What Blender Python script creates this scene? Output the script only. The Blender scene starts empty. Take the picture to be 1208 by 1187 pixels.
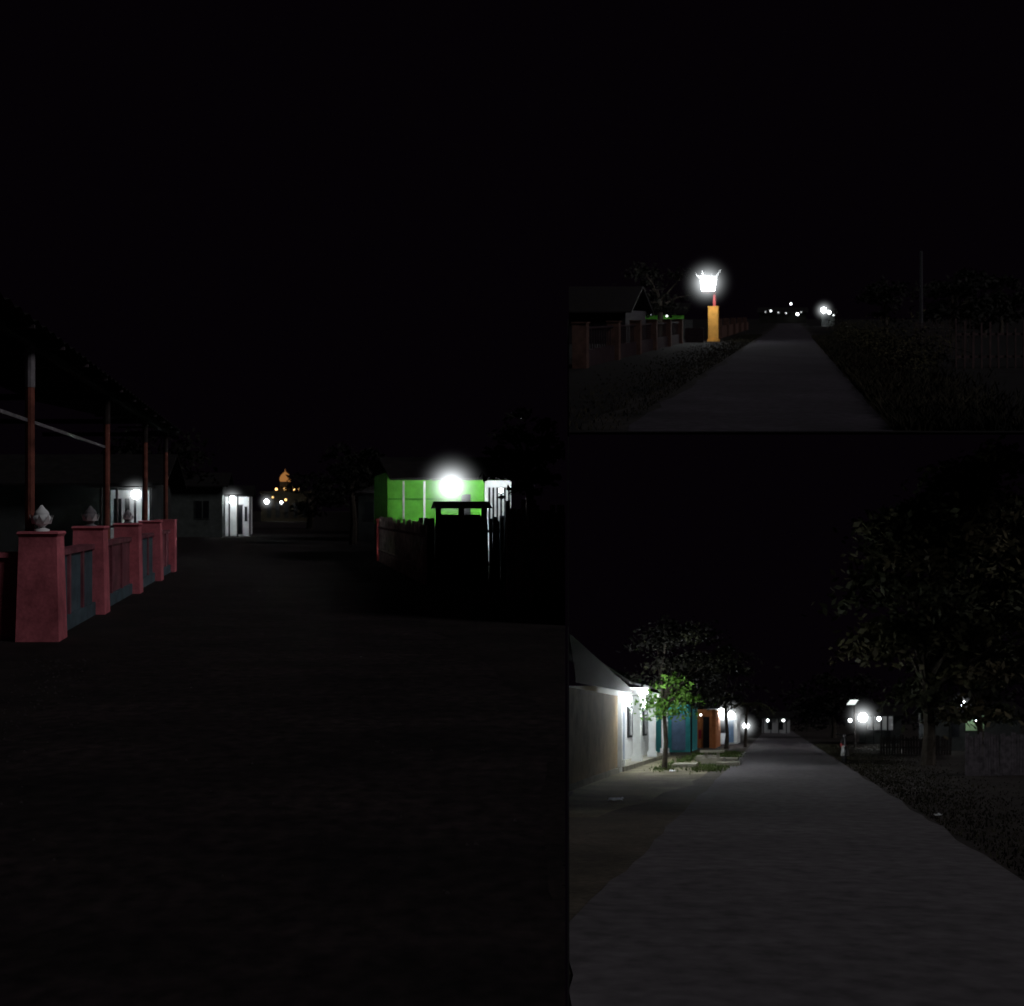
import bpy, math, random
from mathutils import Vector, noise
R=random.Random(7)
sc=bpy.context.scene
# ------------------------------------------------------------ world / camera
w=bpy.data.worlds.new("World"); sc.world=w; w.use_nodes=True
bg=w.node_tree.nodes['Background']; bg.inputs[0].default_value=(0.0012,0.0006,0.0013,1); bg.inputs[1].default_value=1
sc.view_settings.view_transform='Standard'; sc.view_settings.look='None'; sc.view_settings.exposure=0
cd=bpy.data.cameras.new("camera"); cam=bpy.data.objects.new("camera",cd); sc.collection.objects.link(cam)
cam.location=(0,0,1.5); cam.rotation_euler=(math.radians(90),0,0)
cd.lens=38.74; cd.sensor_width=36; cd.shift_y=6.5/1208; cd.clip_end=2000; cd.clip_start=.05
cd.dof.use_dof=True; cd.dof.focus_distance=8.0; cd.dof.aperture_fstop=3.2
sc.camera=cam
sl=bpy.data.lights.new("moon",'SUN'); sl.energy=.62; sl.angle=math.radians(14); sl.color=(1,.96,1)
so=bpy.data.objects.new("moon",sl); sc.collection.objects.link(so)
md=Vector((.74,-.35,.57)).normalized(); so.rotation_euler=md.to_track_quat('Z','Y').to_euler()
# ------------------------------------------------------------ materials
MC={}
def mat(name,col,rough=.85,scale=3.0,var=.35,bump=.2,col2=None,fine=0.0,pos=(.33,.68),stretch=None):
    if name in MC: return MC[name]
    m=bpy.data.materials.new(name); m.use_nodes=True; nt=m.node_tree; N=nt.nodes; L=nt.links
    b=N['Principled BSDF']; b.inputs['Roughness'].default_value=rough
    b.inputs['Specular IOR Level'].default_value=.15
    g=N.new('ShaderNodeNewGeometry'); P=g.outputs['Position']
    n=N.new('ShaderNodeTexNoise'); n.inputs['Scale'].default_value=scale; n.inputs['Detail'].default_value=7; n.inputs['Roughness'].default_value=.65
    if stretch:
        mp=N.new('ShaderNodeVectorMath'); mp.operation='MULTIPLY'; mp.inputs[1].default_value=stretch; L.new(P,mp.inputs[0]); L.new(mp.outputs[0],n.inputs['Vector'])
    else: L.new(P,n.inputs['Vector'])
    r=N.new('ShaderNodeValToRGB'); r.color_ramp.elements[0].position=pos[0]; r.color_ramp.elements[1].position=pos[1]
    c2=col2 or tuple(c*(1+var) for c in col)
    r.color_ramp.elements[0].color=tuple(c*(1-var) for c in col)+(1,)
    r.color_ramp.elements[1].color=tuple(c2)+(1,)
    L.new(n.outputs['Fac'],r.inputs['Fac'])
    out=r.outputs['Color']
    if fine>0:
        n2=N.new('ShaderNodeTexNoise'); n2.inputs['Scale'].default_value=scale*18; n2.inputs['Detail'].default_value=5
        L.new(P,n2.inputs['Vector'])
        mr=N.new('ShaderNodeMapRange'); mr.inputs[1].default_value=.3; mr.inputs[2].default_value=.7; mr.inputs[3].default_value=1-fine; mr.inputs[4].default_value=1+fine
        L.new(n2.outputs['Fac'],mr.inputs[0])
        mx=N.new('ShaderNodeVectorMath'); mx.operation='SCALE'
        L.new(out,mx.inputs[0]); L.new(mr.outputs[0],mx.inputs['Scale']); out=mx.outputs[0]
    L.new(out,b.inputs['Base Color'])
    if bump>0:
        bp=N.new('ShaderNodeBump'); bp.inputs['Strength'].default_value=bump; bp.inputs['Distance'].default_value=.02
        n3=N.new('ShaderNodeTexNoise'); n3.inputs['Scale'].default_value=scale*9; n3.inputs['Detail'].default_value=5
        L.new(P,n3.inputs['Vector']); L.new(n3.outputs['Fac'],bp.inputs['Height']); L.new(bp.outputs['Normal'],b.inputs['Normal'])
    MC[name]=m; return m
def emi(name,col,s):
    if name in MC: return MC[name]
    m=bpy.data.materials.new(name); m.use_nodes=True; nt=m.node_tree; nt.nodes.clear()
    e=nt.nodes.new('ShaderNodeEmission'); e.inputs[0].default_value=col+(1,); e.inputs[1].default_value=s
    o=nt.nodes.new('ShaderNodeOutputMaterial'); nt.links.new(e.outputs[0],o.inputs[0]); MC[name]=m
    try: m.cycles.emission_sampling='NONE'
    except Exception: pass
    return m
def halo_glow(name,col,s):  # emission fading outwards, paints a bloom halo round a lamp
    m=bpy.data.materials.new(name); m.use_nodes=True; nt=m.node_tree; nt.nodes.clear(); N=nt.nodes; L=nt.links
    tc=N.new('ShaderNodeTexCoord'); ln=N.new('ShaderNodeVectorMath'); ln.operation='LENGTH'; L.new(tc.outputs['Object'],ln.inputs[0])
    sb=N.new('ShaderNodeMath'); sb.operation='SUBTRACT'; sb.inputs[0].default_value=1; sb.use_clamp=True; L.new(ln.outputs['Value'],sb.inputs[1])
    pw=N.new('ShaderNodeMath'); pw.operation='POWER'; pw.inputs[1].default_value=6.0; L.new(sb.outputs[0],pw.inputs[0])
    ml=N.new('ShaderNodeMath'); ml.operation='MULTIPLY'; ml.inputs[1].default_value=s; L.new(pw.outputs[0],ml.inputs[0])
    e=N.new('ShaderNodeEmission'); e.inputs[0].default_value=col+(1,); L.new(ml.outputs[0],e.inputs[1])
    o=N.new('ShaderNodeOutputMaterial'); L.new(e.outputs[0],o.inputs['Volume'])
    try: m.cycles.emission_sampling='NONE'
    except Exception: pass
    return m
# ------------------------------------------------------------ streets
class Street:
    """a straight street: u metres to the right of its axis, v metres along, w metres above its (sloping) ground"""
    def __init__(s,dx,slope,lo,hi): s.dx=dx; s.s=slope; s.lo=lo; s.hi=hi
    def __call__(s,u,v,w):
        if s.lo is not None: u=max(u,s.lo*v)
        if s.hi is not None: u=min(u,s.hi*v)
        return Vector((u+v*s.dx, v, w+s.s*v))
WALLX=.0505
L_=Street(-.2077,0.0,None,.2560)       # village street, level
T_=Street(.2546,.1754,-.2030,None)     # upper street, climbing
B_=Street(.2392,-.1923,-.1875,None)    # lower street, descending
F_=Street(0,0,None,None)
class Obj:
    def __init__(s,name,st): s.name=name; s.st=st; s.P={}; s.extra=[]
    def part(s,p): return s.P.setdefault(p,[[],[],[],[]])
    def mesh(s,p,m,vs,fs,local=True):
        V,F,M,ms=s.part(p)
        if m not in ms: ms.append(m)
        i=len(V); V.extend([s.st(*q) if local else Vector(q) for q in vs]); k=ms.index(m)
        for f in fs: F.append(tuple(i+a for a in f)); M.append(k)
    def face(s,p,m,pts): s.mesh(p,m,pts,[tuple(range(len(pts)))])
    def box(s,p,m,u0,u1,v0,v1,w0,w1):
        vs=[(u,v,w) for u in(u0,u1) for v in(v0,v1) for w in(w0,w1)]
        s.mesh(p,m,vs,[(0,1,3,2),(4,6,7,5),(0,4,5,1),(2,3,7,6),(0,2,6,4),(1,5,7,3)])
    def tube(s,p,m,pts,rad,n=7,local=True):
        vs=[];fs=[]
        P=[Vector(q) for q in pts]
        for i,q in enumerate(P):
            d=(P[min(i+1,len(P)-1)]-P[max(i-1,0)]).normalized()
            a=d.orthogonal().normalized(); b=d.cross(a)
            for k in range(n):
                t=2*math.pi*k/n; vs.append(tuple(q+(a*math.cos(t)+b*math.sin(t))*rad[i]))
        for i in range(len(P)-1):
            for k in range(n): fs.append((i*n+k,i*n+(k+1)%n,(i+1)*n+(k+1)%n,(i+1)*n+k))
        fs.append(tuple(range(n))); fs.append(tuple(range((len(P)-1)*n,len(P)*n)))
        s.mesh(p,m,vs,fs,local)
    def lathe(s,p,m,u,v,prof,n=14):
        vs=[];fs=[]
        for (r,w) in prof:
            for k in range(n): t=2*math.pi*k/n; vs.append((u+r*math.cos(t),v+r*math.sin(t),w))
        for i in range(len(prof)-1):
            for k in range(n): fs.append((i*n+k,i*n+(k+1)%n,(i+1)*n+(k+1)%n,(i+1)*n+k))
        fs.append(tuple(range(n))); fs.append(tuple(range((len(prof)-1)*n,len(prof)*n)))
        s.mesh(p,m,vs,fs)
    def light(s,u,v,w,watt,col=(.93,.98,1),r=.09,bulb=True,hz=0,hs=0,es=60,rad=.1):
        pos=s.st(u,v,w)
        if bulb:
            wm=col[2]<=.8
            s.lathe('bulb',emi('lamp_%s_%s'%('warm' if wm else 'white',es),(1,.55,.18) if wm else (.93,.98,1),es),u,v,[(r*math.sin(math.pi*i/8)+.001,w-r*math.cos(math.pi*i/8)) for i in range(9)],10)
        s.extra.append((pos,watt,col,hz,hs,rad))
    def done(s,smooth=False):
        allv=[v for P in s.P.values() for v in P[0]]
        base=Vector((sum(v.x for v in allv)/len(allv),sum(v.y for v in allv)/len(allv),min(v.z for v in allv)))
        e=bpy.data.objects.new(s.name,None); e.location=base; e.empty_display_size=.2; sc.collection.objects.link(e)
        for pn,(V,F,M,ms) in s.P.items():
            me=bpy.data.meshes.new(pn); me.from_pydata([v-base for v in V],[],F)
            for m in ms: me.materials.append(m)
            me.polygons.foreach_set('material_index',M)
            if smooth or pn in('bulb','dome','finial'): me.polygons.foreach_set('use_smooth',[True]*len(F))
            me.update(); o=bpy.data.objects.new(pn,me); o.parent=e; sc.collection.objects.link(o)
        for (pos,watt,col,hz,hs,rad) in s.extra:
            if watt>0:
                l=bpy.data.lights.new('lamp_light','POINT'); l.energy=watt; l.color=col; l.shadow_soft_size=rad
                o=bpy.data.objects.new('lamp_light',l); o.location=pos-base; o.parent=e; sc.collection.objects.link(o)
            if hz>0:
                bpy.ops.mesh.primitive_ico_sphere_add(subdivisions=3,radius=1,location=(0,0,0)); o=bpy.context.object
                o.name='humid_air'; o.data.materials.append(halo_glow('humid_air',col,hs)); o.location=pos-base; o.scale=(hz,)*3; o.parent=e  # self-glowing halo ball, imitates bloom around the lamp
        return e
# ------------------------------------------------------------ ground
def sheet(name,st,m,us,vs,dz=0.0,rag=0,nu=10):
    V=[];F=[]
    for v in vs:
        a,b=us(v)
        if rag:
            a+=rag*(noise.noise(Vector((v*.7,1.3,0)))+.6*noise.noise(Vector((v*2.9,4.3,0)))); b+=rag*(noise.noise(Vector((v*.7,9.3,0)))+.6*noise.noise(Vector((v*2.9,7.3,0))))
        for i in range(nu+1): V.append(st(a+(b-a)*i/nu,v,dz))
    n=nu+1
    for j in range(len(vs)-1):
        for i in range(nu): F.append((j*n+i,j*n+i+1,(j+1)*n+i+1,(j+1)*n+i))
    me=bpy.data.meshes.new(name); me.from_pydata(V,[],F); me.materials.append(m); me.update()
    o=bpy.data.objects.new(name,me); sc.collection.objects.link(o); return o
def vr(a,b,g=1.06,s=.3):
    r=[a]
    while r[-1]<b: r.append(r[-1]+max(s,abs(r[-1])*(g-1)))
    r[-1]=b; return r
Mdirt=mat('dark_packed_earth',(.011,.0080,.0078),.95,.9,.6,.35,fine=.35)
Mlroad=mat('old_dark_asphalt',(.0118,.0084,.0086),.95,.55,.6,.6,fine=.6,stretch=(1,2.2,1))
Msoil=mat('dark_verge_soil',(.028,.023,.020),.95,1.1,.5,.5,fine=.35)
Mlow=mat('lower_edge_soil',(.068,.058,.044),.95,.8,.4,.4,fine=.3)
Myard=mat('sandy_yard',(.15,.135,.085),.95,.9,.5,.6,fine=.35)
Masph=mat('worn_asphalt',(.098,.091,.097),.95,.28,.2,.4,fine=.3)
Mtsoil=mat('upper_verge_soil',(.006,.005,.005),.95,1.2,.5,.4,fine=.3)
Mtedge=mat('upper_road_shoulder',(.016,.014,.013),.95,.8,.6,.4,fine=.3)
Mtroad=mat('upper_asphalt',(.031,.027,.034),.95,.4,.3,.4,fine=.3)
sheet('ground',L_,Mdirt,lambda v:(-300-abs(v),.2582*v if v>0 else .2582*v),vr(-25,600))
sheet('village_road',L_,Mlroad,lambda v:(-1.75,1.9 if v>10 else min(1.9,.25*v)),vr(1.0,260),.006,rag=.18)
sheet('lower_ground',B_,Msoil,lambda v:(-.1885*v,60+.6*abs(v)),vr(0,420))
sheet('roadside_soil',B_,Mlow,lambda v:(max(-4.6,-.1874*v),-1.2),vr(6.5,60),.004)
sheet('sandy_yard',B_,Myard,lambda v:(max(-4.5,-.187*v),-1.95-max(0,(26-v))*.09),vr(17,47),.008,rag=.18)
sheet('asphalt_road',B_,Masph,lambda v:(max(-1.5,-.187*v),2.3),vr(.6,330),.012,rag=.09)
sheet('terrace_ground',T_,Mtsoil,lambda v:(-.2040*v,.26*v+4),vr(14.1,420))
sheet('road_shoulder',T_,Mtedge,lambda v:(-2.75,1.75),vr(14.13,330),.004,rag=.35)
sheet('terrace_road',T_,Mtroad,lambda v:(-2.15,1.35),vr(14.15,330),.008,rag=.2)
Mconc=mat('dark_concrete',(.012,.012,.012),.9,1.0,.4,.2)
o=Obj('retaining_wall',F_)
for a,b in ((.5,14.1),(14.1,60),(60,420)):
    vs=[]
    for v in(a,b):
        top=(-.02 if b<=14.1 else .1754*v-.06)
        for x in(WALLX*v,WALLX*v+.0012*v+.001):
            for z in(-.1923*v-.3,top): vs.append((x,v,z))
    o.mesh('wall',Mconc,vs,[(0,1,3,2),(4,6,7,5),(0,4,5,1),(2,3,7,6),(0,2,6,4),(1,5,7,3)])
o.done()
o=Obj('terrace_slab',T_)
vs=[]
for v,t in((14.12,.03),(21,.55),(420,.55)):
    for u in(-.2035*v,.26*v+4):
        for ww in(-.012,-t): vs.append((u,v,ww))
fs=[(0,2,3,1)]
for i in(0,4): fs+=[(i+1,i+3,i+7,i+5),(i,i+4,i+6,i+2),(i,i+1,i+5,i+4),(i+2,i+6,i+7,i+3)]
o.mesh('deck',Mconc,vs,fs)
for v in(40,80,130):
    x=.25*v+2.5
    o.box('pier',Mconc,x,x+.9,v,v+.9,-.36*v-1,-.4)
o.done()
# ------------------------------------------------------------ vegetation
leafA=mat('leaf_dark',(.032,.035,.018),.7,.7,.7,0)
leafB=mat('leaf_green',(.09,.20,.03),.6,1.5,.4,0)  # bright copy of the leaf colour with lamplight painted in
leafC=mat('leaf_brownish',(.050,.043,.022),.7,.5,.75,0)
leafE=mat('leaf_olive',(.058,.056,.028),.7,.5,.75,0)
leafD=mat('leaf_night',(.007,.007,.005),.8,.9,.5,0)
bark=mat('bark',(.045,.038,.03),.95,6,.4,.5)
def leaf_quad(o,p,m,c,sz):
    a=Vector((R.uniform(-1,1),R.uniform(-1,1),R.uniform(-.9,.3))).normalized()
    b=a.cross(Vector((R.uniform(-1,1),R.uniform(-1,1),R.uniform(-1,1)))).normalized()
    l=sz*R.uniform(.6,1.3); wd=l*.45; c=Vector(c)
    o.face(p,m,[tuple(c-a*l*.5),tuple(c+b*wd*.5+a*l*.08),tuple(c+a*l*.5),tuple(c-b*wd*.5+a*l*.08)])
def tree(name,st,u,v,h_tr,crown,nclump,nleaf,leaf,sz,tr=.18,low=None,spread=1.0):
    o=Obj(name,st); du0,du1,dv,w0,w1=crown
    cu=(du0+du1)/2; top=(u+cu*.5,v,(w0+w1)/2)
    o.tube('trunk',bark,[(u,v,-.1),(u+.06,v,h_tr*.4),(u-.03,v+.05,h_tr),top],[tr*1.35,tr,tr*.8,tr*.3])
    for i in range(nclump):
        while True:
            a=R.uniform(-1,1);b=R.uniform(-1,1);c=R.uniform(-1,1)
            if a*a+b*b+c*c<1: break
        C=Vector((u+cu+a*(du1-du0)/2, v+b*dv, (w0+w1)/2+c*(w1-w0)/2))
        if i%3==0:
            st0=Vector((u-.03,v+.05,h_tr*R.uniform(.8,1.1))); mid=(st0+C)/2+Vector((R.uniform(-.2,.2),R.uniform(-.2,.2),.2))
            o.tube('limbs',bark,[tuple(st0),tuple(mid),tuple(C)],[tr*.45,tr*.25,.02],5)
        rr=(R.uniform(.35,.75)*(du1-du0)*.16+.15)*spread
        L=leaf[0] if R.random()<.5 else leaf[-1]
        if len(leaf)>2 and R.random()<.4: L=leaf[1]
        if low and c<-.25 and a<.2: L=low  # low left clumps take the painted lamplit tone
        for k in range(nleaf):
            d=Vector((R.gauss(0,1.15),R.gauss(0,1),R.gauss(0,.42)))*rr*.62
            d.z-=.25*abs(d.x)
            leaf_quad(o,'foliage',L,C+d,sz)
    return o.done()
def grass(name,st,m,fu,n,hmin,hmax):
    o=Obj(name,st)
    for i in range(n):
        u,v,k=fu(); h=R.uniform(hmin,hmax)*k; a=R.uniform(0,6.28); wd=R.uniform(.004,.012)*(1+v/30)
        lx=R.gauss(0,.4)*h; ly=R.gauss(0,.4)*h; c=math.cos(a)*wd; s_=math.sin(a)*wd
        o.face('blades',m,[(u-c,v-s_,0),(u+c,v+s_,0),(u+lx*.4+c*.6,v+ly*.4+s_*.6,h*.6),(u+lx,v+ly,h)])
    o.done()
# ================================================================ LEFT: village street
pink=mat('pink_painted_plaster',(.47,.125,.15),.85,1.6,.4,.12,fine=.14)
pinkd=mat('pink_plaster_dark',(.18,.06,.075),.85,2.5,.45,.12,fine=.15)
blue=mat('blue_grey_plaster',(.06,.088,.105),.85,3,.4,.12)
whitep=mat('white_plaster',(.62,.64,.64),.8,2.5,.12,.08)
wood=mat('dark_wood',(.020,.016,.015),.9,5,.5,.3)
greywood=mat('grey_wood',(.050,.040,.045),.9,6,.5,.3)
palewood=mat('weathered_boards',(.24,.19,.18),.9,5,.6,.3)
rust=mat('red_brown_post',(.15,.05,.036),.8,5,.5,.2)
roofm=mat('dark_roof_sheet',(.009,.008,.008),.8,4,.5,.2)
greyp=mat('grey_metal',(.15,.14,.15),.6,6,.4,.1)
white=mat('bare_white',(.5,.5,.5),.8,5,.15,.05)
dark=mat('dark_opening',(.008,.009,.011),.4,3,.3,0)
dimw=mat('dim_house_wall',(.030,.033,.032),.85,2,.35,.1)
o=Obj('boundary_wall',L_)
vp=[12.4,15.6,19.4,22.8]
for i,v in enumerate(vp):
    h=1.18+.01*(i%2)
    vs=[]
    for w_,e in((0,.02),(h,-.012),(h+.035,.012),(h+.06,.0)):
        for (a,b) in((-2.99-e,v-e),(-2.54+e,v-e),(-2.54+e,v+.45+e),(-2.99-e,v+.45+e)): vs.append((a,b,w_))
    fs=[(0,1,2,3),(12,13,14,15)]
    for r_ in range(3):
        for k in range(4): fs.append((r_*4+k,r_*4+(k+1)%4,r_*4+4+(k+1)%4,r_*4+4+k))
    o.mesh('pillars',pink,vs,fs)
    v2=(vp+[26.0])[i+1]
    o.box('panels',blue if i in(0,2) else pinkd,-2.83,-2.70,v+.45,v2,0,.93)
    o.box('coping',pinkd,-2.87,-2.66,v+.45,v2,.932,1.0)
    o.box('panel_plinth',blue,-2.87,-2.65,v+.45,v2,0,.18)
    for k in range(1,3):
        vv=v+.45+k*(v2-v-.45)/3
        o.box('ribs',pinkd,-2.70,-2.665,vv,vv+.10,.18,.93)
o.box('front_panel',pink,-6.5,-2.99,12.55,12.67,0,.94); o.box('front_coping',pink,-6.5,-3.0,12.51,12.71,.942,1.0)
o.box('end_pier',pink,-3.04,-2.56,26.0,26.5,0,1.24)
o.box('end_pier_wing',pink,-3.6,-3.041,26.1,26.25,0,1.1)
o.done()
for i,v in enumerate((12.62,15.82,19.62)):
    o=Obj('lotus_finial',L_)
    z=1.235; k=1 if i<2 else .8; uu=-2.765
    prof=[(.10,0),(.11,.03),(.05,.05),(.045,.07),(.085,.10),(.125,.14),(.135,.18),(.115,.215),(.10,.225),(.105,.24),(.09,.27),(.05,.31),(.012,.36)]
    o.lathe('finial',whitep if i==0 else greyp,uu,v,[(r*k*.85,z+h*k*.85) for r,h in prof],12)
    for j in range(8):
        t=j*math.pi/4; c,s_=math.cos(t),math.sin(t)
        o.mesh('petals',white,[(uu+c*.10*k-s_*.045,v+s_*.10*k+c*.045,z+.09*k),(uu+c*.10*k+s_*.045,v+s_*.10*k-c*.045,z+.09*k),(uu+c*.14*k,v+s_*.14*k,z+.20*k)],[(0,1,2)])
    o.done()
o=Obj('terrace_canopy',L_)
for v in(12.75,18.3,23.4,27.5):
    o.tube('post_lower',rust,[(-2.93,v,0),(-2.93,v,2.90)],[.055,.055],10)
    o.tube('post_upper',greyp if v<14 else wood,[(-2.93,v,2.901),(-2.93,v,3.38)],[.06,.06],10)
    o.box('tie_beam',wood,-6,-2.9,v-.04,v+.04,3.3,3.4)
o.box('side_beam',greyp,-2.985,-2.945,9.5,18.4,2.50,2.54)
o.box('eave_beam',wood,-2.98,-2.88,9.5,28.5,3.38,3.45)
for i in range(48):
    v=9.5+i*.4; z0=3.45
    o.mesh('roof_sheet',roofm,[(-2.6,v,z0),(-2.6,v+.4,z0),(-6.5,v+.4,4.3),(-6.5,v,4.3),(-2.6,v+.2,z0+.05),(-6.5,v+.2,4.35)],[(0,4,5,3),(4,1,2,5)])
for i in range(12):
    v=10+i*1.6; o.box('rafters',greywood,-3.9,-2.62,v,v+.05,3.40,3.44)
o.done()
def house(name,st,u0,u1,v0,v1,h,wall,rf,ridge=1.0,eave=.4,openings=(),trim=None):
    o=Obj(name,st)
    o.box('walls',wall,u0,u1,v0,v1,0,h)
    e=eave; z=h+.003
    vm=(v0+v1)/2; pts=[(u0-e,v0-e,z-.12),(u1+e,v0-e,z-.12),(u1+e,vm,z+ridge),(u0-e,vm,z+ridge),(u1+e,v1+e,z-.12),(u0-e,v1+e,z-.12)]
    o.mesh('roof',rf,pts+[(a,b,c+.07) for a,b,c in pts],[(0,1,2,3),(3,2,4,5),(6,9,8,7),(9,11,10,8),(0,6,7,1),(1,7,8,2),(2,8,10,4),(0,3,9,6),(3,5,11,9),(5,4,10,11)])
    for (a,b,c,d,m) in openings:
        t=trim or (white if wall is whitep else wall)
        o.box('window_frames',t,a-.05,b+.05,v0-.03,v0-.002,c-.05,d+.05)
        o.box('windows',m,a,b,v0-.045,v0-.031,c,d)
        if b-a>.5: o.box('mullion',t,(a+b)/2-.025,(a+b)/2+.025,v0-.06,v0-.046,c,d)
    return o
litcool=emi('lit_window_cool',(.5,.9,.85),.6)
o=house('lit_house',L_,-9,-3.95,33,39,2.3,dimw,roofm,.9,.5)
o.box('porch_wall',whitep,-5.15,-4.0,32.9,32.96,0,2.05)  # white panel paints the lamp-lit patch on the darkened house wall
for a,b,m in((-5.05,-4.82,dark),(-4.72,-4.58,dark),(-4.45,-4.38,dark)): o.box('windows',m,a,b,32.86,32.89,.95,1.8)
o.box('lit_window',litcool,-5.35,-5.2,32.9,32.95,1.0,1.75)
o.box('canopy',roofm,-5.6,-3.8,31.3,32.9,2.1,2.14)
for u in(-5.2,-4.75,-4.0): o.tube('porch_posts',wood,[(u,31.5,0),(u,31.5,2.09)],[.04,.04],8)
o.box('porch_rail',wood,-5.6,-3.9,31.4,31.46,.95,1.02)
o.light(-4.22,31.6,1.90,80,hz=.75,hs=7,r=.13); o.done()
o=house('village_house',L_,-7,-3.2,58,66,2.75,mat('pale_dim_wall',(.065,.075,.070),.85,2,.35,.1),roofm,.7,.3,[(-4.6,-3.9,1,1.9,dark)]); o.done()  # unlit part of the white house, darkness put into its wall colour
o=house('white_house',L_,-3.15,-1.85,60,66,2.25,whitep,roofm,.5,.25,[(-2.5,-2.2,.1,1.7,dark),(-2.1,-1.95,.8,1.6,dark)])  # lamp-lit part of that same house, in full white
o.box('awning',roofm,-3.2,-1.7,58.4,60,2.2,2.24)
for u in(-2.9,-2.45,-1.8): o.box('porch_posts',dimw,u,u+.08,58.5,58.6,0,2.2)
o.light(-2.74,58.9,1.98,24,hz=1.1,hs=4.0,r=.18); o.done()
cream=mat('cream_wall',(.04,.032,.02),.85,2,.3,.2)
o=Obj('mosque',L_)
o.box('walls',cream,-2.6,3.6,130,138,0,3.3); o.box('parapet',cream,-2.8,3.8,129.8,138.2,3.303,3.55)
o.box('drum',cream,-.4,.9,131,132.3,3.553,4.7)
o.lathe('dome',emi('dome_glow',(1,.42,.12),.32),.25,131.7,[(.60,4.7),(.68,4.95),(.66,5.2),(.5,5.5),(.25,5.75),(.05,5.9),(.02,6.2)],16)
for a in(-1.9,-.9,.15,1.2,2.3): o.box('arches',dark,a,a+.5,129.76,129.79,.4,2.2)
for u in(-.8,.2,1.3,1.8): o.light(u,130.6,3.8,3,col=(1,.7,.35),r=.15 if u<1.5 else .09,es=4,bulb=True)
o.light(-1.9,127,2.3,8,r=.26,es=25,hz=1.6,hs=1.4); o.light(-.2,127,2.2,4,r=.17,es=9); o.light(.3,127,2.5,0,col=(1,.7,.35),r=.14,es=3); o.light(-1.2,127,2.8,0,col=(1,.7,.35),r=.12,es=2); o.done()
green=mat('green_painted_wall',(.12,.46,.05),.8,2,.22,.08)
o=Obj('green_house',L_)
o.box('walls',green,2.98,6.5,31.5,36,1.0,2.55); o.box('plinth_wall',dimw,2.98,6.5,31.5,36,0,.998)
for u in(3.28,3.85): o.box('posts',white,u,u+.05,30.2,30.25,0,2.25)
o.box('battens',mat('green_batten',(.06,.25,.03),.8,3,.2,0),3.0,5.0,31.46,31.49,1.75,1.79)
o.box('window',dark,5.1,5.35,31.45,31.49,1.0,1.9)
o.box('white_wall',whitep,5.75,6.5,31.42,31.46,0,2.3)
for k in range(6): o.box('window_bars',dark,5.85+k*.11,5.90+k*.11,31.36,31.39,.9,2.1)
o.box('door',dark,6.15,6.35,31.30,31.33,0,1.3)
o.mesh('roof',roofm,[(2.9,29.9,2.27),(6.9,29.9,2.27),(6.9,33.5,3.0),(2.9,33.5,3.0),(6.9,36.6,2.5),(2.9,36.6,2.5),(2.9,29.9,2.33),(6.9,29.9,2.33),(6.9,33.5,3.06),(2.9,33.5,3.06)],[(0,1,2,3),(3,2,4,5),(6,9,8,7),(0,6,7,1),(0,3,9,6)])
o.light(4.5,29.5,2.1,95,hz=1.3,hs=8,r=.21,es=80); o.light(6.05,30.6,2.0,40,r=.06,es=15); o.done()
def picket(name,st,m,p0,p1,n,h,hv=.06,wd=.07,rails=True):
    o=Obj(name,st)
    du,dv=(p1[0]-p0[0]),(p1[1]-p0[1]); l=math.hypot(du,dv); du/=l;dv/=l
    for i in range(n):
        t=i/(n-1); u=p0[0]+(p1[0]-p0[0])*t; v=p0[1]+(p1[1]-p0[1])*t; hh=h+R.uniform(-hv,hv)
        lean=R.uniform(-.03,.03); a=wd*.5*R.uniform(.7,1.2)
        q=[(u-du*a,v-dv*a),(u+du*a,v+dv*a)]; nx,ny=-dv*.015,du*.015
        vs=[]
        for (x,y) in q:
            for s_ in(-1,1): vs+= [(x+nx*s_,y+ny*s_,0),(x+nx*s_+lean*du,y+ny*s_+lean*dv,hh)]
        o.mesh('pickets',m,vs,[(0,1,3,2),(4,6,7,5),(0,4,5,1),(2,3,7,6),(1,5,7,3)])
    if rails:
        for z in(.3,h*.78):
            nx,ny=-dv*.04,du*.04; vs=[]
            for (x,y) in(p0,p1):
                for s_ in(.5,1.2):
                    for zz in(z,z+.06): vs.append((x+nx*s_,y+ny*s_,zz))
            o.mesh('rails',m,vs,[(0,1,3,2),(4,6,7,5),(0,4,5,1),(2,3,7,6),(0,2,6,4),(1,5,7,3)])
    o.done()
picket('wooden_fence',L_,palewood,(2.80,21.6),(2.72,31),78,1.2,.08,.085)
picket('wooden_fence',L_,palewood,(3.75,18.3),(4.72,18.6),12,1.55,.12,.085)
picket('wooden_fence',L_,wood,(2.85,22.8),(5.7,23.0),36,1.28,.05,.085)
o=Obj('wooden_gate',L_)
for u in(3.0,3.45,3.9): o.box('posts',wood,u,u+.1,21.6,21.7,0,1.55)
for k in range(8): o.box('boards',wood,3.10+k*.10,3.195+k*.10,21.72,21.75,.1,1.38)
o.mesh('gate_roof',roofm,[(2.95,21.3,1.50),(4.05,21.3,1.50),(4.05,21.65,1.64),(2.95,21.65,1.64),(4.05,22.0,1.50),(2.95,22.0,1.50)],[(0,1,2,3),(3,2,4,5),(0,3,5),(1,4,2)]); o.done()
redp=mat('red_post',(.30,.05,.05),.7,4,.3,.1)
o=Obj('gate_post',L_); o.box('shaft',redp,2.66,2.77,31.4,31.52,0,1.15); o.box('cap',redp,2.63,2.80,31.37,31.55,1.152,1.22); o.done()
o=house('small_house',L_,3.4,6,50,56,2.3,dimw,roofm,.7,.4,[(3.7,4.1,1,1.8,dark)])
o.light(4.05,49.2,2.62,5,r=.05,es=3); o.light(4.3,49.2,2.3,3,r=.04,es=2); o.done()
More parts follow.
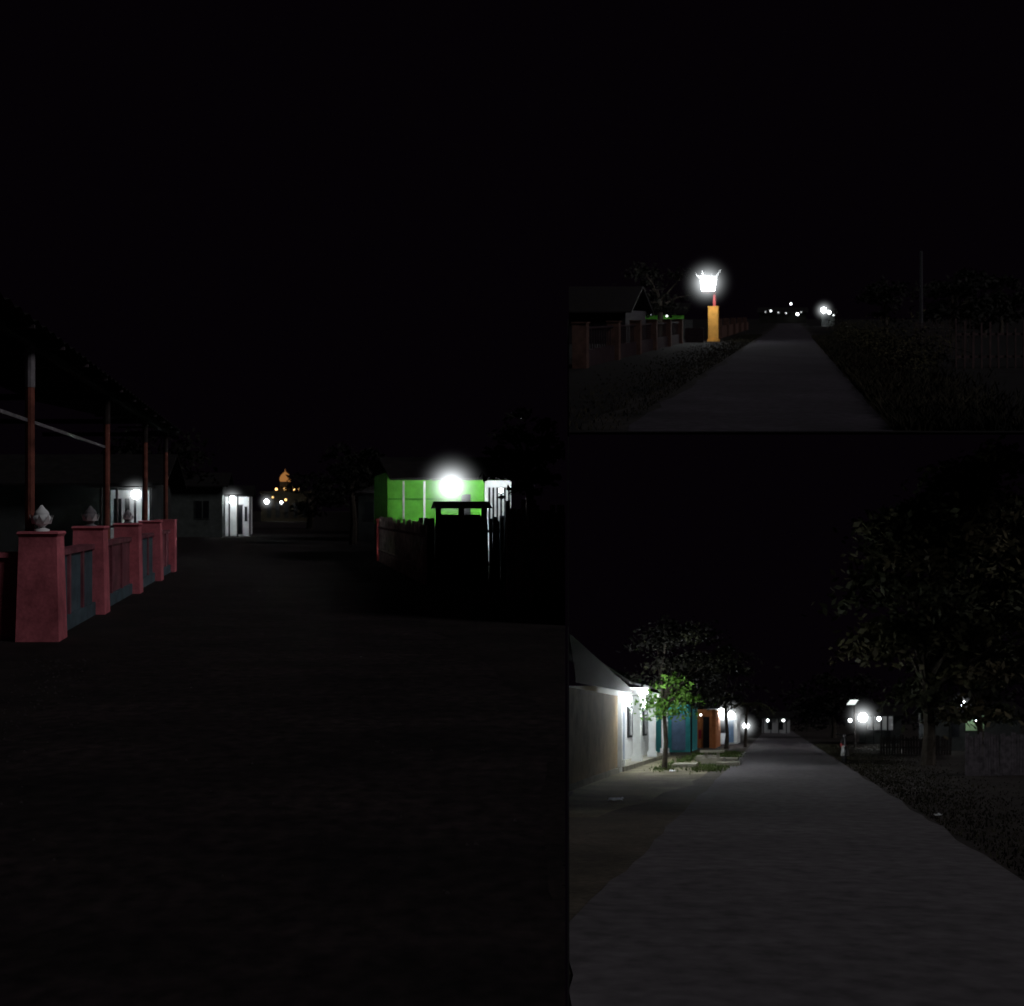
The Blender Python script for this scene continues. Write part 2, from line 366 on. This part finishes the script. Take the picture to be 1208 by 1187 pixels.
tree('shade_tree',L_,5.7,25.5,2.4,(-.8,.6,.8,1.9,4.0),20,60,(leafD,),.22,.10)
tree('shade_tree',L_,2.9,46,2.2,(-1.3,1.4,1.4,1.7,4.5),22,60,(leafD,),.28,.14)
tree('shade_tree',L_,1.9,80,2.2,(-1.8,3,1.8,1.2,4.2),22,50,(leafD,),.4,.2)
tree('shade_tree',L_,-5.6,46,2.2,(-2,2.4,1.5,2.2,5.0),22,50,(leafD,),.35,.2)
o=Obj('roadside_stones',L_)
stone=mat('pale_stone',(.040,.034,.035),.9,6,.5,.2)
for i in range(900):
    v=R.uniform(4.0,11); u=R.gauss(-1.95,.30) if R.random()<.8 else R.uniform(-2.6,2); r=R.uniform(.004,.018)
    o.mesh('stones',stone,[(u-r,v,0),(u+r,v-r*.4,0),(u+r*.3,v+r,0),(u-r*.1,v+r*.2,r*1.1)],[(0,1,3),(1,2,3),(2,0,3)])
o.done()
# ================================================================ TOP RIGHT: upper street
orange=mat('orange_painted_pillar',(.62,.30,.06),.8,3,.2,.1)
o=Obj('gate_lamp_pillar',T_)
o.box('pillar',orange,-4.82,-4.26,63,63.55,0,1.95); o.box('pillar_base',orange,-4.88,-4.20,62.94,63.61,0,.12); o.box('pillar_cap',orange,-4.85,-4.23,62.97,63.58,1.953,2.02)
o.box('red_stem',redp,-4.56,-4.42,63.2,63.35,2.023,2.75)
o.box('arm',redp,-5.15,-4.42,63.22,63.32,2.753,2.83)
o.box('lantern_base',dark,-5.25,-4.4,62.9,63.7,2.84,2.88)
glow=emi('lantern_glass',(.92,.97,1),9)
o.mesh('lantern_glass',glow,[(-5.20,63.0,2.9),(-4.50,63.0,2.9),(-4.50,63.6,2.9),(-5.20,63.6,2.9),(-5.28,62.9,3.75),(-4.38,62.9,3.68),(-4.38,63.7,3.68),(-5.28,63.7,3.75)],[(0,1,5,4),(1,2,6,5),(2,3,7,6),(3,0,4,7),(4,5,6,7)])
for t in range(11):
    a=math.pi*2*t/11+.2; e_=R.uniform(.55,.85); z_=R.uniform(3.6,4.15)
    o.tube('lantern_leaves',white,[(-4.83+.36*math.cos(a),63.3+.36*math.sin(a),3.5),(-4.83+e_*math.cos(a),63.3+e_*math.sin(a),z_)],[.06,.012],5)
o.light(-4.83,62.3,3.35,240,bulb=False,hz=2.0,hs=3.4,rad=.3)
o.light(-4.0,61.0,2.7,70,bulb=False)  # extra unseen fill light, adds to the lantern's spill on the road
o.done()
brn=mat('brown_pillar',(.060,.032,.025),.85,4,.4,.2); maroon=mat('maroon_wall',(.018,.010,.012),.85,4,.4,.2)
o=Obj('boundary_wall',T_)
pv=[31,36.8,42,47,52.5,58]
for i,v in enumerate(pv):
    o.box('pillars',brn,-6.2,-5.8,v,v+.4,0,1.27); o.box('caps',brn,-6.23,-5.77,v-.03,v+.43,1.272,1.31)
    if i<5:
        o.box('base_wall',maroon,-6.08,-5.95,v+.4,pv[i+1],0,.5)
        for k in range(12): 
            vv=v+.6+k*(pv[i+1]-v-.6)/12; o.box('bars',maroon,-6.03,-6.0,vv,vv+.05,.5,1.1)
        o.box('rail',maroon,-6.05,-5.98,v+.4,pv[i+1],1.102,1.16)
o.box('base_wall',maroon,-5.9,-4.9,60.5,60.62,0,.8)
for v in(70,78,87,97,108): o.box('pillars',brn,-4.9,-4.5,v,v+.4,0,1.3); o.box('base_wall',brn,-4.78,-4.65,v+.4,v+8,0,.8)
o.done()
o=house('tin_roof_house',T_,-14,-8.8,58,66,1.75,mat('dim_wall',(.012,.010,.012),.9,2,.3,.1),mat('dim_tin_roof',(.009,.0075,.008),.8,3,.3,.2),1.3,.4,[(-10.5,-9.9,.8,1.5,dark)]); o.done()
o=Obj('green_lit_house',T_)
o.box('walls',dimw,-9.4,-6.8,70,75,0,1.2); o.box('green_band',green,-9.4,-6.9,69.9,69.97,1.25,1.5)
o.mesh('roof',roofm,[(-9.6,68.8,1.6),(-6.6,68.8,1.6),(-6.6,72.5,2.3),(-9.6,72.5,2.3)],[(0,1,2,3)])
o.light(-7.9,69.3,1.45,2.5,r=.05,es=6); o.light(-8.9,69.3,1.5,1,r=.04,es=4); o.done()
tree('shade_tree',T_,-8.2,68,2.4,(-3.2,2.6,1.8,1.6,4.6),24,50,(leafD,),.35,.2)
o=house('far_house',T_,4.0,5.8,152,157,1.8,dimw,roofm,.6,.4,[(4.4,4.9,.7,1.5,dark)])
o.light(4.25,150.5,2.2,20,r=.36,es=30,hz=2.2,hs=1.9); o.light(5.0,150.5,1.9,6,r=.24,es=12); o.light(5.6,150.5,1.5,0,r=.1,es=3); o.done()
o=house('far_house',T_,-6.2,2.5,205,211,2.1,leafD,roofm,.8,.4,[(-3,-2.5,.8,1.5,dark)])
for u,z,r,e in((-4.0,2.3,.20,3),(-.3,3.6,.20,5),(.9,1.7,.26,9),(-1.2,1.9,.13,1.5),(-2.6,2.0,.13,1),(1.6,2.1,.13,1),(-5.0,2.1,.12,.8)): o.light(u,203.5,z,0,r=r,es=e)
o.done()
o=Obj('utility_pole',T_); o.tube('pole',mat('pale_pole',(.035,.035,.04),.8,5,.3,.2),[(7.0,60,0),(7.0,60,2),(7.0,60,5.0)],[.12,.10,.08],9); o.done()
fpost=mat('fence_post_wood',(.045,.028,.028),.85,4,.4,.2)
picket('wooden_fence',T_,fpost,(4.6,31),(7.8,31.5),14,1.2,.25,.055)
picket('wooden_fence',T_,fpost,(5.6,34),(6.6,60),26,1.2,.2,.08)
oliv=mat('olive_grass',(.014,.012,.0065),.95,.6,.8,0)
grass('roadside_grass',T_,oliv,lambda:((lambda v:(1.3+abs(R.gauss(0,.95))*(1+v*.006),v,.5+.6*R.random()))(14.3+60*R.random()**1.3)),30000,.05,.28)
grass('roadside_grass',T_,oliv,lambda:((lambda v:(-2.3-abs(R.gauss(0,1.0)),v,1))(14.3+70*R.random())),8000,.02,.07)
o=Obj('roadside_bushes',T_)
olb=mat('olive_bush',(.026,.023,.011),.95,.6,.8,0)
for i in range(64):
    v=R.uniform(24,85); u=2.1+R.random()*2.6+ v*.008; h=R.uniform(.4,1.3)
    for k in range(130):
        leaf_quad(o,'foliage',olb,(u+R.gauss(0,.35),v+R.gauss(0,.5),abs(R.gauss(h*.5,h*.35))+.03),.12)
o.done()
for (u,v) in((9,62),(13,75),(8,95),(17,90)): tree('roadside_tree',T_,u,v,2.0,(-2.5,2.5,2,.8,4.6),22,60,(leafD,),.4,.16)
# ================================================================ BOTTOM RIGHT: lower street
brownw=mat('brown_rendered_wall',(.24,.18,.11),.9,1.2,.4,.2)
teal=mat('teal_painted_wall',(.04,.27,.28),.8,2,.2,.1)
or2=mat('rust_orange_wall',(.38,.14,.05),.8,3,.25,.1)
pave=mat('concrete_paving',(.22,.21,.17),.9,2,.3,.2)
o=Obj('brown_house',B_)
o.box('walls',brownw,-7,-4.5,23,31.4,0,2.2)
o.mesh('roof',roofm,[(-7,22.6,3.2),(-4.1,22.6,2.28),(-4.1,31.7,2.28),(-7,31.7,3.2),(-7,22.6,3.3),(-4.1,22.6,2.36),(-4.1,31.7,2.36),(-7,31.7,3.3)],[(0,1,2,3),(4,7,6,5),(0,4,5,1),(1,5,6,2),(2,6,7,3)])
o.box('plinth',pave,-7,-4.44,23,31.38,0,.16)
o.box('door',mat('brown_door',(.08,.05,.03),.8,4,.3,.1),-4.5,-4.47,29.2,30.0,.161,1.9)
o.done()
o=Obj('white_shop_house',B_)
u0=-5.15
o.box('walls',whitep,-9,u0,32,46,0,2.5)
o.box('floor',pave,u0,-4.4,32,46,0,.15)
for v in(32.2,36.5,41,45.6): 
    o.box('columns',whitep,-4.72,-4.48,v,v+.24,.15,2.3); o.box('column_base',whitep,-4.77,-4.43,v-.05,v+.29,.152,.35)
for v in(34.2,38.2,42.6):
    o.box('window_frames',dimw,u0,u0+.03,v,v+1.3,.9,2.0); o.box('windows',dark,u0+.031,u0+.05,v+.08,v+1.22,.98,1.92); o.box('mullion',whitep,u0+.051,u0+.07,v+.6,v+.68,.98,1.92)
bd=mat('blue_door',(.10,.16,.25),.6,3,.2,0)
for v in(36.9,40.6): o.box('doors',bd,u0,u0+.04,v-.3,v+.35,.15,2.05)
o.box('beam',whitep,-4.75,-4.45,32,46,2.3,2.52)
o.box('side_screen',whitep,-5.15,-4.45,31.9,31.98,0,2.5)
o.mesh('roof',roofm,[(-4.2,31.7,2.57),(-4.2,46.3,2.57),(-7,46.3,3.7),(-7,31.7,3.7),(-4.2,31.7,2.64),(-4.2,46.3,2.64),(-7,46.3,3.77),(-7,31.7,3.77)],[(0,1,2,3),(4,7,6,5),(0,4,5,1),(0,3,7,4),(1,5,6,2)])
o.light(-4.9,34.3,2.15,130,bulb=False); o.light(-4.9,38.8,2.15,170,r=.05,es=30); o.light(-4.9,43.5,2.15,120,r=.05,es=30)
o.box('lamp_arm',white,-4.45,-3.7,31.9,31.94,2.40,2.44)  # arm made up to carry the added fill light
o.light(-3.7,31.6,2.3,170,bulb=True,r=.035,es=25); o.light(-3.8,36.5,2.35,190,bulb=False); o.light(-3.9,41,2.35,110,bulb=True,r=.035,es=20)  # first bulb is an added fill light for brown wall and yard
o.done()
o=Obj('teal_shop',B_)
o.box('walls',teal,-9,-4.05,52,57,0,2.25); o.box('shutter',bd,-4.9,-4.25,51.94,51.99,.1,1.8)
o.box('signboard',mat('cyan_board',(.06,.40,.42),.6,3,.15,0),-5.3,-4.1,51.7,51.76,1.85,2.25)
o.mesh('awning',roofm,[(-9,50.9,2.3),(-3.8,50.9,2.3),(-3.8,57,2.9),(-9,57,2.9)],[(0,1,2,3)])
for u in(-5.2,-3.9): o.tube('posts',wood,[(u,51,0),(u,51,2.3)],[.04,.04],8)
o.light(-4.5,51.2,1.7,12,bulb=False); o.done()
o=Obj('orange_shop',B_)
o.box('walls',or2,-5.5,-3.25,60,65,0,2.1); o.box('door',dark,-3.95,-3.6,59.95,59.99,0,1.7); o.box('pillar',or2,-3.4,-3.2,58.8,59,0,2.1)
for k in range(4): o.box('goods',mat('red_cloth',(.35,.03,.05),.8,4,.3,0),-4.9+k*.25,-4.75+k*.25,59.3,59.36,.5,1.0)
o.mesh('roof',roofm,[(-6,58.5,2.11),(-3.0,58.5,2.11),(-3.0,66,2.7),(-6,66,2.7)],[(0,1,2,3)])
o.light(-4.0,58.9,1.8,8,r=.04,es=20); o.done()
o=house('white_house',B_,-6,-2.45,70,76,2.0,whitep,roofm,.6,.4,[(-3.6,-3.2,.7,1.5,dark),(-3.0,-2.65,.1,1.5,bd)])
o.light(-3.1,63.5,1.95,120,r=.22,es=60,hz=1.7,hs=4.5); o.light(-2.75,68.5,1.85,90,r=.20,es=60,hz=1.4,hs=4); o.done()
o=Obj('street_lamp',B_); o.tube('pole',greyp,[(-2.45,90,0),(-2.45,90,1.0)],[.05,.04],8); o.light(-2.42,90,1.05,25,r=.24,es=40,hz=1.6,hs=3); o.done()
o=house('white_house',B_,-1.6,1.7,130,136,1.9,mat('lit_pale_wall',(.4,.42,.42),.8,2,.2,0),roofm,.6,.4,[(-.9,-.4,.4,1.3,dark),(.4,.9,.4,1.3,dark)])
for u in(-1.5,-.6,.3,1.2): o.box('posts',dark,u,u+.12,128.2,128.4,0,1.75)
o.light(-.9,126.5,1.5,55,r=.14,es=10); o.light(.9,126.5,1.5,60,r=.14,es=10); o.done()
o=house('white_house',B_,5.7,8.0,70,75,1.9,dimw,roofm,.6,.4,[(6.1,6.6,.7,1.4,dark),(7.0,7.3,.1,1.5,dark)])
o.box('lit_porch_wall',whitep,5.8,7.4,69.5,69.56,.9,1.75)
for u in(6.1,6.6,7.0): o.box('porch_posts',dark,u,u+.1,69.3,69.36,0,1.8)
o.light(6.4,68.2,1.6,45,r=.12,es=15); o.done()
o=Obj('street_lamp',B_); o.tube('pole',wood,[(4.3,60,0),(4.3,60,2.7)],[.06,.05],8); o.box('arm',wood,4.3,4.8,59.97,60.03,1.9,1.95)
o.mesh('reflector',emi('reflector_glow',(.9,1,.97),1.2),[(3.85,59.8,2.35),(4.3,59.8,2.35),(4.5,59.8,2.62),(4.05,59.8,2.62)],[(0,1,2,3)])
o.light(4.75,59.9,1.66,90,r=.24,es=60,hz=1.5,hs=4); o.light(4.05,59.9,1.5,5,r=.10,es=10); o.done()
o=house('yard_house',B_,7.8,12,54,60,1.9,dimw,roofm,.5,.3,[(8.6,9.0,.7,1.5,dark)])
o.box('lit_panel',mat('pale_green_wall',(.30,.45,.25),.8,2,.2,0),9.3,10.2,53.9,53.96,1.0,1.75)
o.light(8.3,49,2.27,18,r=.12,es=30,hz=.7,hs=3); o.light(9.7,53.2,1.5,12,r=.06,es=10); o.light(7.0,52,1.75,5,r=.05,es=10); o.done()
picket('picket_fence',B_,mat('grey_pickets',(.075,.068,.075),.9,6,.5,.3),(5.15,29.7),(7.2,30.3),26,1.12,.08,.08)
picket('picket_fence',B_,wood,(4.6,48),(7.6,48),26,.8,.08,.09)
tree('big_shade_tree',B_,5.1,37,3.0,(-2.9,5.2,2.6,1.9,10.6),120,170,(leafE,leafA,leafC),.36,.20,spread=.85)
tree('roadside_tree',B_,-3.4,33.6,2.1,(-.9,1.9,1.2,1.6,4.6),46,120,(leafD,leafD,leafA),.15,.07,low=leafB)
tree('roadside_tree',B_,-2.6,58,1.9,(-1.6,1.6,1.5,2.3,5.5),24,80,(leafD,),.26,.10)
tree('roadside_tree',B_,5.0,95,2,(-4,6,3,1.8,5.5),26,70,(leafD,),.5,.2)
tree('roadside_tree',B_,8.5,46,2,(-1.6,2.2,1.6,1.4,6),36,90,(leafA,leafD),.3,.14)
o=Obj('distant_trees',B_)
for i in range(60):
    u=R.uniform(-18,70); v=R.uniform(150,190); h=R.uniform(3,8)
    for k in range(60): leaf_quad(o,'foliage',leafD,(u+R.gauss(0,2),v+R.gauss(0,1.5),abs(R.gauss(h*.5,h*.3))),.9)
o.done()
o=Obj('palm_tree',B_); o.tube('trunk',bark,[(-1.7,62,0),(-1.65,62,1.8),(-1.5,62,2.4)],[.10,.08,.07],7)
for i in range(13):
    a=i*2*math.pi/13+.2; L=R.uniform(1.2,1.7)
    pts=[Vector((-1.5+math.cos(a)*L*t,62+math.sin(a)*L*t,2.4+.9*t-1.7*t*t*R.uniform(.8,1.1))) for t in(0,.25,.5,.75,1)]
    for j in range(4):
        for s_ in(-1,1):
            for q in(0,.33,.66):
                p=pts[j].lerp(pts[j+1],q); n=Vector((-math.sin(a),math.cos(a),0))*s_*.35*(1-.15*j)
                o.face('fronds',leafA,[tuple(p),tuple(p+n+Vector((math.cos(a)*.15,math.sin(a)*.15,-.18))),tuple(p+Vector((math.cos(a)*.09,math.sin(a)*.09,0)))])
o.done()
vg=mat('verge_grass',(.06,.09,.025),.9,1.5,.6,0); vd=mat('verge_grass_dim',(.022,.021,.012),.95,.9,.7,0)
grass('verge_grass',B_,vg,lambda:(R.choice([-1.85,-2.3,-3.4])+R.gauss(0,.22),R.choice([34,37,41,45,50])+R.gauss(0,1.2),1),4200,.03,.11)
grass('verge_grass',B_,vd,lambda:((lambda v:(2.35+abs(R.gauss(0,1.3)),v,1))(9+60*R.random()**1.1)),14000,.01,.06)
o=Obj('concrete_slabs',B_)
for (u,v,a) in((-2.5,37,.3),(-2.1,38.5,.2),(-1.95,36,.12),(-3.3,35,.1),(-2.9,40,.25)): o.box('slab',pave,u,u+.75,v,v+1.3,0.02,.05+a*.6)
for u in(-2.4,-2.0): o.box('leg',pave,u,u+.1,37.2,37.4,.23,.42)
o.box('seat',pave,-2.55,-1.75,37.1,37.5,.421,.49); o.done()
def litter(u,v,k):
    o=Obj('plastic_litter',B_); vs=[];fs=[]
    n=6
    for i in range(n+1):
        for j in range(n+1):
            x=(i/n-.5)*k; y=(j/n-.5)*k*2.2; vs.append((u+x*(1+.5*noise.noise(Vector((i*.9,j*.4,1)))),v+y*(1+.4*noise.noise(Vector((j*.3,i*.8,4)))),.03+.07*abs(noise.noise(Vector((i*.7,j*.8,u))))))
    for i in range(n):
        for j in range(n): fs.append((i*(n+1)+j,(i+1)*(n+1)+j,(i+1)*(n+1)+j+1,i*(n+1)+j+1))
    o.mesh('sheet',mat('white_plastic',(.85,.88,.9),.5,4,.1,0),vs,fs); o.done()
litter(-2.96,20.5,.26); litter(2.5,17,.10); litter(-3.0,32,.15)
blk=mat('black_plastic',(.02,.02,.022),.5,4,.2,0)
o=Obj('parked_motorcycle',B_)
def wheel(u,v,r):
    ring=[];fs=[];n=18;k=6
    for i in range(n):
        t=2*math.pi*i/n
        for j in range(k):
            s_=2*math.pi*j/k; rr=r+.045*math.cos(s_); ring.append((u+.045*math.sin(s_),v+rr*math.cos(t),.045+r+rr*math.sin(t)))
    for i in range(n):
        for j in range(k): fs.append((i*k+j,((i+1)%n)*k+j,((i+1)%n)*k+(j+1)%k,i*k+(j+1)%k))
    o.mesh('wheels',blk,ring,fs)
    for i in range(6):
        t=math.pi*i/3; o.tube('spokes',greyp,[(u,v,.045+r),(u,v+r*math.cos(t),.045+r+r*math.sin(t))],[.008,.008],4)
wheel(2.45,38.8,.25); wheel(2.45,40.0,.25)
o.tube('frame',blk,[(2.45,40.0,.3),(2.45,39.6,.45),(2.45,39.2,.4),(2.45,38.95,.7)],[.04,.09,.08,.05])
o.tube('fork',greyp,[(2.45,38.8,.3),(2.45,38.98,.95)],[.03,.03])
o.tube('handlebar',blk,[(2.13,39.05,1.02),(2.45,38.98,.95),(2.77,39.05,1.02)],[.02,.025,.02])
o.tube('seat',blk,[(2.45,39.3,.72),(2.45,39.7,.74),(2.45,40.15,.80)],[.08,.12,.07],8)
o.tube('rear_body',redp,[(2.45,39.5,.6),(2.45,39.9,.62),(2.45,40.25,.72)],[.1,.12,.05],8)
o.mesh('front_shield',white,[(2.30,38.9,.25),(2.60,38.9,.25),(2.56,38.92,.6),(2.34,38.92,.6),(2.45,38.82,.45)],[(0,1,4),(1,2,4),(2,3,4),(3,0,4)])
o.lathe('headlight',greyp,2.45,38.86,[(.02,.88),(.07,.92),(.07,.98),(.02,1.02)],10)
o.done()
